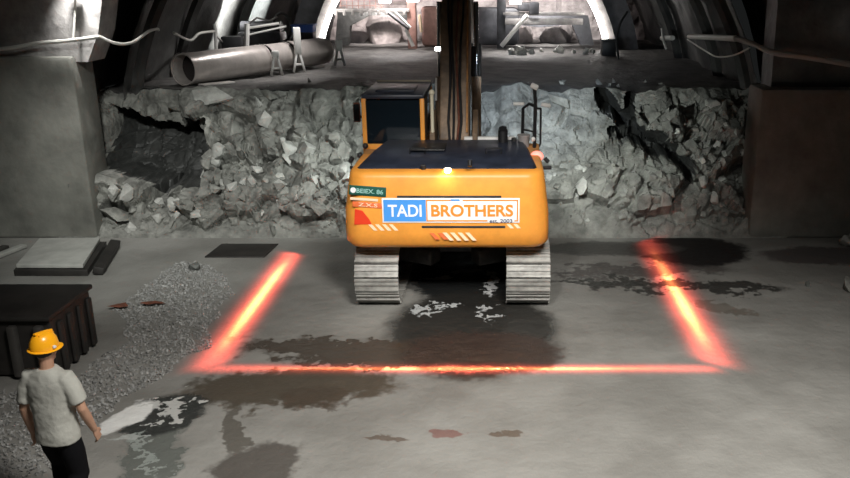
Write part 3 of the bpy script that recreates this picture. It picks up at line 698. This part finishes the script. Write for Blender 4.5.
# hard hat
b = MB(); n = 36; rings = []
for r, z in ((.128, .0), (.13, .02), (.127, .055), (.112, .10), (.085, .135), (.045, .153), (.008, .158)):
    rings.append([Vector((r * .96 * math.cos(2 * PI * k / n), r * 1.12 * math.sin(2 * PI * k / n), z)) for k in range(n)])
b.loft(rings)
brim = lambda ri, ro, z: [Vector(((ri + (ro - ri)) * .98 * math.cos(a), (ri + (ro - ri) + (.035 * max(0, math.sin(a)))) * 1.12 * math.sin(a), z)) for a in [2 * PI * k / n for k in range(n)]]
b.loft([brim(.12, .137, -.004), brim(.12, .145, .0), brim(.12, .145, .005), brim(.12, .13, .012)])
b.box((0, 0, .15), (.03, .2, .025), .01)
for s in (-1, 1): b.box((s * .04, 0, .142), (.015, .17, .02), .006)
hm = b.build('hard_hat', M['helmet'], pe); hm.location = (.0, .01, HZ + .025); hm.rotation_euler = (-.08, .06, -.35); hm.scale = (.78, .80, .94)
b = MB(); b.box((.13, .02, .04), (.03, .035, .025), .008); b.build('hat_clip', M['white'], hm)
for o in (body, sh, tr): pass
pe.rotation_euler = (0, .0, -.1)

# ---------------------------------------------------------------- loose rocks
rng = random.Random(11)
def rock(loc, d, m, label, group=None, name='rock', n=14, rot=None):
    b = MB(); b.hull((0, 0, 0), d, n, rng, rot); o = b.build(name, m, smooth=False); o.location = loc
    return tag(o, label, 'rock', group)
def on_bank(x, z, out=.0):
    t = (z / BZ) ** (1 / .92); p = bank(x, max(0, min(1, t))); return p + Vector((0, -.76, .65)) * out
E0 = lambda a, b_, c: Euler((a, b_, c))
big = [
 (-5.5, 2.12, (.48, .3, .19), 'rock_pale', 'wide pale boulder near the top of the bank left of the machine, below the duct', (.5, .05, .1)),
 (-6.3, 2.1, (.22, .2, .2), 'rock', 'rounded boulder at the upper left rim of the recess in the bank', None),
 (-4.35, 1.78, (.2, .17, .17), 'rock_pale', 'pale angular block standing alone midway up the bank, under two small stones', None),
 (-4.55, 2.1, (.09, .08, .15), 'rock_pale', 'small upright pale stone at the upper edge of the bank, left of a round one', (.1, .1, 0)),
 (-4.35, 2.3, (.2, .17, .15), 'rock', 'round grey boulder on the upper edge of the bank beside the small upright stone', None),
 (-5.35, 1.35, (.36, .28, .26), 'rock', 'large grey boulder overhanging a dark gap right of the recess', None),
 (-5.65, 1.72, (.36, .26, .24), 'rock', 'grey boulder directly beneath the wide pale boulder', None),
 (-5.0, 1.72, (.27, .24, .24), 'rock', 'blocky grey boulder right of the boulders under the pale slab', None),
 (-5.65, .78, (.2, .2, .17), 'rock_pale', 'pale broken rock at the lower right corner of the recess', None),
 (-6.9, .38, (.34, .2, .14), 'rock', 'long low rock below the recess near the left concrete block', None),
 (-3.5, 1.35, (.2, .17, .16), 'rock_pale', 'pale rock lit by the machine just left of its cab', None),
 (-3.9, 1.35, (.26, .2, .2), 'rock_pale', 'pale rock cluster piece left of the lit slope beside the cab', None),
 (-2.75, 1.0, (.2, .16, .17), 'rock_pale', 'lit rock just left of the counterweight corner', None),
 (4.02, 2.02, (.17, .14, .09), 'rock_pale', 'pale flat stone high on the right side of the bank', None),
 (3.02, 1.98, (.2, .2, .3), 'rock', 'tall grey rock right of the cleft near the top of the bank', None),
 (3.95, .65, (.14, .12, .16), 'rock_pale', 'pale stone low on the bank near the right concrete block', None),
 (3.75, .85, (.18, .13, .11), 'rock_pale', 'pale stone at the lower end of the diagonal cleft', None),
 (.95, 1.0, (.14, .12, .1), 'rock_pale', 'small bright stone beside the right end of the counterweight', None),
 (1.55, .72, (.2, .14, .11), 'rock_pale', 'bright low stone right of the machine near the foot of the bank', None),
 (1.2, 2.25, (.3, .2, .12), 'rock', 'flat grey rock on the rim of the bank right of the mirror', None),
 (3.3, 1.85, (.3, .24, .26), 'rock', 'big dark boulder in the right upper half of the bank', None),
 (3.6, 1.4, (.26, .22, .22), 'rock', 'dark boulder below the big one at the right of the bank', None),
]
for x, z, d, m, lab, r in big: rock(on_bank(x, z, .06), d, M[m], lab, rot=Euler(r) if r else None)
for k in range(150):
    x = rng.uniform(-7.0, -2.3); z = rng.triangular(.05, 1.9, .5)
    if -7.4 < x < -5.5 and z > .7: continue
    if x > -3.6 and z > .9 and k % 3: continue
    s = rng.uniform(.06, .19)
    rock(on_bank(x, z, .02), (s, s * rng.uniform(.6, 1), s * rng.uniform(.5, .95)), M[rng.choice(['rock', 'rock', 'rock_pale'])],
         'angular grey rubble stone on the rock bank left of the machine', 'rubble on the left half of the bank', n=11)
for k in range(110):
    x = rng.uniform(1.0, 4.5); z = rng.triangular(.1, 2.2, 1.1) if x > 2.4 else rng.uniform(.2, 1.2)
    if (min(abs(z - (2.3 - (x - 1.95) * 1.09)), abs(z - (1.7 - (x - 2.5) * .6))) < .32 and 1.7 < x < 3.7) or (x < 2.2 and k % 3): continue
    s = rng.uniform(.05, .15)
    rock(on_bank(x, z, .01), (s, s * rng.uniform(.6, 1), s * rng.uniform(.5, .9)), M[rng.choice(['rock', 'rock', 'rock', 'rock_pale'])],
         'angular grey rubble stone on the rock bank right of the machine', 'rubble on the right half of the bank', n=11)
for k in range(26):
    x = rng.uniform(-5.2, 3.5); y = rng.uniform(16.9, 18.0)
    if -1.6 < x < .3: continue
    s = rng.uniform(.03, .09); rock((x, y, BZ + s * .4), (s, s, s * .7), M['rock'], 'small stone lying on the upper floor near the bank edge', 'stones on the upper floor', n=9)
rock((-4.86, 12.87, .06), (.13, .09, .09), M['rock_dark'], 'small dark stone lying alone on the ground near the left laser line')
rock((5.2, 11.88, .07), (.2, .1, .1), M['rock'], 'grey rock on the ground at the right edge of the view')
rock((4.72, 12.1, .02), (.09, .05, .03), M['rock_dark'], 'tiny dark stone on the ground left of the grey rock at the right edge')
for (x, y, z, s, lab) in ((6.25, 14.0, .2, .22, 'pale rock at the foot of the right concrete block'), (6.05, 14.05, .1, .13, 'small rock left of the pale rock by the right concrete block'), (6.45, 14.1, .55, .25, 'dark rock piled behind the pale rock by the right concrete block')):
    rock((x, y, z), (s, s, s * 1.1), M['rock_pale'], lab)
# rocks in the openings of the far gantry
for (x, y, s, h) in ((-3.75, 28.6, .75, .95), (-2.35, 29.0, .42, .8), (.65, 28.6, .6, .65), (1.95, 28.6, .6, .75), (-4.75, 28.7, .22, .4)):
    rock((x, y, BZ + h * .3), (s, .6, h), M['face'], {-3.75: 'large pale muck heap inside the left opening of the far gantry', -2.35: 'pale boulder right of the muck heap in the left gantry opening', .65: 'pale muck heap in the right opening of the far gantry', 1.95: 'pale boulder at the right side of the right gantry opening', -4.75: 'low boulder at the left foot of the far gantry'}[x], n=26, rot=Euler((0, 0, x)))
for k in range(16):
    x = rng.uniform(.3, 2.8); y = rng.uniform(24.0, 25.0); s = rng.uniform(.06, .15)
    rock((x, y, BZ + s * .5), (s * 1.6, s, s), M['rock_pale'], 'pale rubble lump in the row in front of the right gantry opening', 'rubble row before the far gantry', n=10)

# gravel strip
b = MB(); g2 = random.Random(3)
poly = [(-5.2, 13.3), (-4.75, 13.1), (-4.05, 12.2), (-3.72, 9.9), (-4.0, 8.8), (-4.35, 7.9), (-4.3, 6.6), (-5.8, 6.6), (-6.1, 8.6), (-4.95, 8.9), (-4.95, 10.4), (-5.4, 11.2)]
def inside(x, y):
    c = False
    for (x1, y1), (x2, y2) in zip(poly, poly[1:] + poly[:1]):
        if (y1 > y) != (y2 > y) and x < (x2 - x1) * (y - y1) / (y2 - y1) + x1: c = not c
    return c
tpl = []
for k in range(24):
    t = MB(); t.hull((0, 0, 0), (1, .85, .7), 7, g2)
    t.bm.verts.index_update(); tpl.append(([v.co.copy() for v in t.bm.verts], [[v.index for v in f.verts] for f in t.bm.faces])); t.bm.free()
V, F_ = [], []
cnt = 0
while cnt < 7500:
    x, y = g2.uniform(-6.2, -3.5), g2.uniform(6.5, 13.4)
    if inside(x + .25 * noise.noise(Vector((x * 2, y * 2, 0))), y):
        sz = g2.uniform(.011, .030); vs_, fs_ = g2.choice(tpl); q = Euler((0, 0, g2.uniform(0, 6))).to_matrix(); n0 = len(V)
        V += [q @ v * sz + Vector((x, y, sz * .5)) for v in vs_]; F_ += [[a + n0 for a in f] for f in fs_]; cnt += 1
b.bm.free(); me = bpy.data.meshes.new('gravel'); me.from_pydata(V, [], F_); b = MB(); b.bm.from_mesh(me)
tag(b.build('gravel', M['gravel'], smooth=False), 'strip of loose grey gravel along the left side of the ground', 'gravel', kind='stuff')

# ---------------------------------------------------------------- things on the left
def plate(loc, dx, dy, th, z, rz, m, label, name='steel_plate', skew=0, group=None):
    b = MB(); b.prism([(-dx / 2 - skew, -dy / 2), (dx / 2 - skew, -dy / 2), (dx / 2 + skew, dy / 2), (-dx / 2 + skew, dy / 2)], 0, th, 'Z', bev=.006)
    o = b.build(name, m); o.location = (*loc, z); o.rotation_euler = (0, 0, rz); return tag(o, label, 'plate', group)
plate((-7.2, 13.33), 1.16, 1.5, .10, 0, .0, M['form'], 'dark lower plate of the flat stack on the ground at left', 'steel_plate', -.18)
plate((-7.24, 13.36), 1.05, 1.42, .06, .11, .0, M['plate'], 'pale grey top plate of the flat stack on the ground at left', 'steel_plate', -.18)
b = MB(); b.box((0, 0, .06), (.16, 1.5, .12), .01, Euler((0, .25, 0))); o = b.build('timber_beam', M['form']); o.location = (-6.46, 13.33, .02); o.rotation_euler = (0, 0, .24); tag(o, 'dark beam leaning along the right edge of the plate stack', 'beam')
PL = ['leftmost dark plank of the fanned heap beside the plate stack', 'second dark plank from the left in the fanned heap beside the plate stack', 'middle left dark plank in the fanned heap beside the plate stack',
      'middle right dark plank in the fanned heap beside the plate stack', 'dark plank second nearest the plate stack in the fanned heap', 'dark plank lying nearest the plate stack in the fanned heap']
for k in range(6):
    b = MB(); b.box((0, 0, 0), (.14, 1.3 + .1 * (k % 3), .06), .01); o = b.build('timber_plank', M['plate'] if k % 2 else M['form_rib']); o.location = (-9.75 + k * .27, 13.3, .04); o.rotation_euler = (0, 0, -.25)
    tag(o, PL[k], 'plank', 'planks beside the plate stack')
# ribbed formwork box
fb = empty('formwork_panel_box', (-6.5, 9.55, 0), 'black ribbed steel box standing behind the person at left', 'formwork')
b = MB(); b.box((0, 0, .39), (2.7, 1.0, .74), .05); b.build('shell', M['form'], fb)
for k in range(9):
    b = MB(); b.box((-1.22 + k * .305, -.54, .36), (.1, .1, .64), .03); b.build('rib', M['form_rib'], fb)
b = MB(); b.box((0, -.02, .77), (2.76, 1.1, .06), .02); b.build('top_rim', M['form'], fb)
for k in range(4):
    b = MB(); b.box((1.38, -.36 + k * .24, .36), (.06, .1, .64), .03); b.build('rib', M['form'], fb)
b = MB(); b.hull((-.22, 0, .025), (.22, .09, .03), 12, rng, Euler((0, 0, .5))); b.hull((.2, .12, .02), (.22, .06, .025), 12, rng, Euler((0, 0, .1)))
o = b.build('scrap_metal', M['rust'], smooth=False); o.location = (-5.12, 11.2, .03); tag(o, 'rust brown flat scrap lying on the ground beside the gravel', 'scrap')
plate((-4.38, 13.85), 1.0, .72, .02, 0, 0, M['form'], 'thin black mat lying on the ground at the foot of the bank', 'rubber_mat', .03)['category'] = 'mat'

# ---------------------------------------------------------------- upper bench: ventilation duct and its stands
def duct_piece(a, c, r, label, r2=None, open_=False):
    a, c = Vector(a), Vector(c); L_ = (c - a).length; d = (c - a).normalized()
    root = empty('ventilation_duct', a, label, 'duct', 'large steel ventilation ducts')
    q = d.to_track_quat('Z', 'Y'); b = MB(); n = 32; N = 9
    rg = []
    for i in range(N + 1):
        rr = r + ((r2 or r) - r) * i / N; rr *= 1 + .02 * noise.noise(Vector((i * .9, a.x, 0)))
        rg.append([q @ Vector((rr * math.cos(2 * PI * k / n), rr * math.sin(2 * PI * k / n), L_ * i / N)) for k in range(n)])
    b.loft(rg, cap=False)
    for rr, zz in ((r, 0), (r2 or r, L_)):
        pass
    b.loft([[q @ Vector((s_ * math.cos(2 * PI * k / n), s_ * math.sin(2 * PI * k / n), t_)) for k in range(n)] for s_, t_ in ((r, 0), (r - .02, 0), (r - .02, .3 if not open_ else L_))], cap=False)
    b.build('duct_shell', M['duct'], root)
    b = MB(); b.loft([[q @ Vector((s_ * math.cos(2 * PI * k / n), s_ * math.sin(2 * PI * k / n), t_)) for k in range(n)] for s_, t_ in ((r - .021, .02), (r - .03, .02), (r - .03, L_ * .98))], cap=True) if False else b.cyl(q @ Vector((0, 0, .25)), q @ Vector((0, 0, L_ - .02)), r - .03, n=28)
    b.build('duct_lining', M['duct_in'], root)
    for zz in (0.0, L_):
        b = MB(); b.cyl(q @ Vector((0, 0, zz - .02)), q @ Vector((0, 0, zz + .02)), r + .015, n=32, caps=False); b.build('flange', M['duct'], root)
    return root
D0, D1 = Vector((-6.2, 17.0, BZ + .34)), Vector((-4.25, 21.0, BZ + .36))
pt = lambda t: D0 + (D1 - D0) * t
duct_piece(pt(0), pt(.5), .31, 'nearest length of the steel duct on the upper floor, with its open dark end showing', open_=True)
duct_piece(pt(.53), pt(.68), .30, 'short middle length of the steel duct on the upper floor')
duct_piece(pt(.71), pt(1), .31, 'farthest length of the steel duct on the upper floor below the blue box')
def stand(loc, h, label, rz=.4, post=0):
    r = empty('barrier_stand', loc, label, 'stand', 'white stands along the duct', rz)
    for s in (-1, 1):
        b = MB(); b.box((s * .08, 0, h / 2), (.05, .06, h), .005, Euler((0, -s * .22, 0))); b.build('leg', M['white'], r)
    b = MB(); b.box((0, 0, h * .42), (.2, .05, .05), .005); b.build('crossbar', M['white'], r)
    b = MB(); b.box((0, 0, h + .06 + post / 2), (.16, .08, .14 + post), .02); b.build('head_block', M['white'], r)
p1, p2, p3 = pt(.5), pt(.68), pt(1)
stand((p1.x + .40, p1.y - .22, BZ), .42, 'white stand at the first joint of the duct, nearest the bank')
stand((p2.x + .36, p2.y - .15, BZ), .42, 'white stand with a tall post at the second joint of the duct', post=.45)
stand((p3.x + .42, p3.y - .1, BZ), .4, 'white stand at the far end of the duct under the blue box', post=.1)
b = MB(); b.box((0, 0, 0), (.52, .4, .16), .03); b.box((0, 0, .09), (.56, .44, .03), .01); o = b.build('toolbox', M['blue']); o.location = (-4.75, 21.4, BZ + .86); tag(o, 'blue plastic box above the far end of the duct', 'box')
b = MB(); b.box((0, 0, -.39), (.5, .36, .78), .02); o = b.build('crate', M['gantry_dark']); o.location = (-4.75, 21.4, BZ + .79); tag(o, 'dark crate under the blue box at the far end of the duct', 'crate')
plate((-5.62, 17.15), .7, .22, .03, BZ + .03, .85, M['sheet'], 'long pale board lying on the upper floor before the duct', 'board')['category'] = 'board'

# hose rack and props behind the duct
r = empty('drill_rig_prop', (-6.15, 19.9, BZ), 'pale steel prop frame leaning behind the duct', 'frame')
b = MB(); b.tube([(-.35, 0, 0), (-.28, 0, .9), (-.3, 0, 1.05)], .04); b.build('post', M['white'], r)
b = MB(); b.tube([(.3, .1, 0), (.42, .1, 1.05)], .06); b.build('post', M['white'], r)
b = MB(); b.tube([(-.3, 0, .8), (.35, .1, .15)], .025); b.build('brace', M['gantry'], r)
b = MB(); b.tube([(.4, .1, .95), (1.1, .3, 1.05)], .03); b.tube([(.4, .1, .8), (1.25, .35, .98)], .02); b.build('arm', M['white'], r)
b = MB(); b.box((.05, .15, .6), (.5, .3, .35), .05); b.build('motor_box', M['gantry_dark'], r)
r = empty('water_pump', (-6.0, 22.2, BZ), 'dark machine with looped hose behind the duct', 'pump')
b = MB(); b.box((0, 0, .38), (1.1, .7, .75), .08); b.cyl((-.5, 0, .8), (.5, 0, .8), .2); b.build('housing', M['gantry_dark'], r)
b = MB(); b.tube([(.55 + .22 * math.cos(a), -.1, .85 + .35 * math.sin(a)) for a in [2 * PI * k / 24 for k in range(25)]], .035); b.build('hose', M['rubber'], r)
b = MB(); b.tube([(-.3, -.3, .9), (0, -.35, 1.1), (.3, -.35, 1.02), (.5, -.3, 1.12)], .025); b.build('handle', M['gantry'], r)

# cables
def cable(pts, r, m, label, name='cable'):
    P = [Vector(p) for p in pts]; out = []
    for i in range(len(P) - 1):
        for k in range(6):
            t = k / 6; p0 = P[max(i - 1, 0)]; p1_ = P[i]; p2_ = P[i + 1]; p3_ = P[min(i + 2, len(P) - 1)]
            out.append(.5 * ((2 * p1_) + (p2_ - p0) * t + (2 * p0 - 5 * p1_ + 4 * p2_ - p3_) * t * t + (3 * p1_ - p0 - 3 * p2_ + p3_) * t ** 3))
    out.append(P[-1]); b = MB(); b.tube(out, r, 8); o = b.build(name, m, off=P[0]); return tag(o, label, 'cable')
cable([(-9.6, 14.5, 3.3), (-8.3, 14.5, 3.34), (-7.7, 14.5, 3.43), (-7.2, 14.5, 3.47), (-6.62, 14.5, 3.54)], .032, M['cable'], 'thick pale cable running along the left wall above the concrete block')
cable([(-6.62, 14.5, 3.54), (-6.4, 14.6, 3.42), (-6.25, 14.9, 3.42), (-6.25, 15.6, 3.55), (-6.4, 16.4, 3.55), (-6.45, 16.6, 3.52)], .026, M['cable'], 'sagging pale cable spanning the dark recess right of the left wall')
cable([(-6.45, 17.35, 3.42), (-6.4, 18.1, 3.22), (-6.4, 18.7, 3.32), (-6.4, 19.7, 3.3)], .028, M['cable'], 'wavy pale cable on the vault wall above the near duct end')
cable([(-7.1, 14.55, 3.48), (-7.05, 14.6, 3.8), (-7.0, 14.62, 4.15)], .02, M['cable'], 'thin cable climbing the left wall to the wall lamp')
cable([(4.3, 15.75, 3.42), (4.42, 15.2, 3.38), (4.65, 14.6, 3.27), (5.2, 14.5, 3.2), (6.6, 14.4, 2.98)], .05, M['pipe_pale'], 'grey pipe running along the right wall above the concrete block', 'pipe')['category'] = 'pipe'
cable([(4.28, 19.5, 3.2), (4.3, 17.5, 3.32), (4.3, 15.75, 3.42)], .055, M['cable'], 'bright length of pipe on the right vault wall', 'pipe')['category'] = 'pipe'
cable([(4.25, 22.6, 2.95), (4.25, 21.2, 3.05)], .06, M['cable'], 'short bright pipe piece farthest along the right vault wall', 'pipe')['category'] = 'pipe'
cable([(4.2, 22.4, 3.2), (4.15, 21.9, 3.0), (4.1, 21.2, 2.8)], .03, M['cable'], 'pale hook strap crossing the short pipe piece on the right vault wall')
cable([(4.2, 19.3, 3.15), (4.2, 17.6, 3.05), (4.2, 16.6, 3.02), (4.3, 15.8, 3.12), (4.4, 15.2, 3.3)], .016, M['cable'], 'thin pale wire drooping below the pipe on the right wall')
cable([(3.35, 22.8, 3.6), (3.15, 22.6, 3.3), (3.05, 22.4, 2.9), (3.1, 22.2, 2.45)], .03, M['rubber'], 'dark hose hanging right of the far gantry')
def wall_lamp(loc, label, s=.1):
    r = empty('wall_lamp', loc, label, 'lamp')
    b = MB(); b.box((0, .06, 0), (s * 1.4, .08, s * 1.2), .02); b.build('housing', M['gantry_dark'], r)
    b = MB(); b.box((0, .0, 0), (s, .04, s * .8), .01); b.build('lamp_lens', M['lamp'], r)
wall_lamp((-7.02, 14.5, 4.25), 'small bright lamp high on the left wall above the pale cable')
wall_lamp((6.0, 14.7, 3.75), 'tiny lamp high on the right wall above the grey pipe', .03)

# ---------------------------------------------------------------- far lining gantry
GA = Vector((-1.0, 26.2, BZ))
ga = empty('lining_gantry', GA, 'steel lining gantry with lit platforms at the far end of the tunnel', 'gantry')
def gp(b, name, m, parent=None, smooth=True):
    o = b.build(name, m, ga if parent is None else parent, smooth); 
    if parent is None: o.location = -GA
    return o
def arch(R0, R1, y0, y1, name, m, cx=-1.0, a0=-.25, zc=2.9, n=48, sx=1.0):
    b = MB(); rg = []
    for k in range(n + 1):
        a = PI - a0 - (PI - 2 * a0) * k / n if False else (PI - a0) + (2 * a0 - PI) * k / n
        c, s = math.cos(a), math.sin(a)
        rg.append([(cx + R0 * c * sx, y0, zc + R0 * s), (cx + R1 * c * sx, y0, zc + R1 * s), (cx + R1 * c * sx, y1, zc + R1 * s), (cx + R0 * c * sx, y1, zc + R0 * s)])
    b.loft(rg); return gp(b, name, m)
arch(4.57, 5.2, 25.6, 28.4, 'arch_shell', M['gantry_dark'], a0=.16, zc=1.6)
arch(4.32, 4.57, 25.5, 25.7, 'arch_rim', M['gantry'], a0=.16, zc=1.6)
# curved strip lamps on the inner rim of the arch
for s in (-1, 1):
    b = MB(); P = []
    for k in range(15):
        a = (.22 + .5 * k / 14); P.append((-1.0 + s * 4.28 * math.cos(a), 25.42, 1.6 + 4.28 * math.sin(a)))
    b.tube(P, .075, 8); gp(b, 'strip_lamp', M['lamp'])
for x in (-2.55, .1):
    b = MB(); b.box((x, 26.0, 3.6), (.26, .3, 2.5), .02); gp(b, 'post', M['gantry_pink'] if x < -1 else M['gantry_dark'])
b = MB(); b.box((-3.75, 26.0, 3.52), (2.3, .5, .1), .01)
for k in range(9): b.box((-4.75 + k * .25, 25.72, 3.45), (.08, .05, .14), .01)
gp(b, 'work_platform', M['gantry'])
b = MB(); b.box((1.35, 26.0, 3.42), (2.4, .5, .08), .01); b.box((1.35, 25.8, 3.2), (2.3, .1, .18), .02); gp(b, 'work_platform', M['gantry'])
b = MB()
for k in range(8): b.tube([(-4.6 + k * .17, 25.8, 3.55), (-4.6 + k * .17, 25.8, 4.4)], .012)
for k in range(5): b.tube([(-4.65, 25.8, 3.65 + k * .17), (-3.35, 25.8, 3.65 + k * .17)], .012)
gp(b, 'mesh_guard', M['gantry_pink'])
b = MB(); b.box((.75, 25.8, 3.62), (.35, .3, .25), .04); b.box((1.05, 25.8, 3.58), (.3, .3, .35), .04); b.tube([(.9, 25.7, 3.8), (1.0, 25.7, 4.3)], .05); gp(b, 'motor', M['gantry_dark'])
for (p0, p1_, r_, m) in (((.1, 25.7, 2.5), (.85, 25.6, 3.4), .07, 'white'), ((-3.2, 25.7, 3.45), (-2.6, 25.6, 3.0), .06, 'gantry_dark'), ((-2.7, 25.6, 3.0), (-2.5, 25.6, 2.5), .06, 'white'), ((-2.25, 25.7, 2.9), (-2.3, 25.7, 3.4), .05, 'stripe'), ((-3.0, 25.5, 3.5), (-2.55, 25.5, 3.05), .04, 'white')):
    b = MB(); b.tube([p0, p1_], r_, 6); gp(b, 'brace', M[m])
b = MB(); b.prism([(-4.7, 2.4), (-4.6, 3.0), (-4.0, 3.3), (-3.1, 3.35), (-2.6, 3.0), (-2.6, 3.4), (-4.95, 3.5), (-5.1, 2.4)], 27.2, 27.6, 'Y'); gp(b, 'shield_panel', M['rock_black'])
b = MB(); b.prism([(.2, 2.4), (.45, 3.05), (1.3, 2.95), (2.3, 3.05), (2.6, 2.4), (3.0, 2.4), (2.8, 3.3), (.2, 3.3)], 27.2, 27.6, 'Y'); gp(b, 'shield_panel', M['gantry_dark'])
b = MB(); b.box((-1.9, 27.0, 3.0), (.9, .3, 1.2), .1); gp(b, 'side_panel', M['gantry_pink'])
b = MB(); b.box((-.1, 27.0, 3.0), (1.5, .3, 1.15), .15); gp(b, 'side_panel', M['gantry_dark'])
for x, z in ((-3.25, 3.86), (.5, 3.84), (-2.45, 3.9)):
    b = MB(); b.box((x, 25.35, z), (.34, .1, .26), .03); gp(b, 'flood_lamp', M['lamp'])
b = MB(); b.box((0, 0, .2), (.38, .4, .42), .03); b.box((0, 0, .43), (.42, .44, .04), .01); o = b.build('cable_box', M['black']); o.location = (3.0, 23.6, BZ); tag(o, 'black box standing below the right strip lamp of the gantry', 'box')
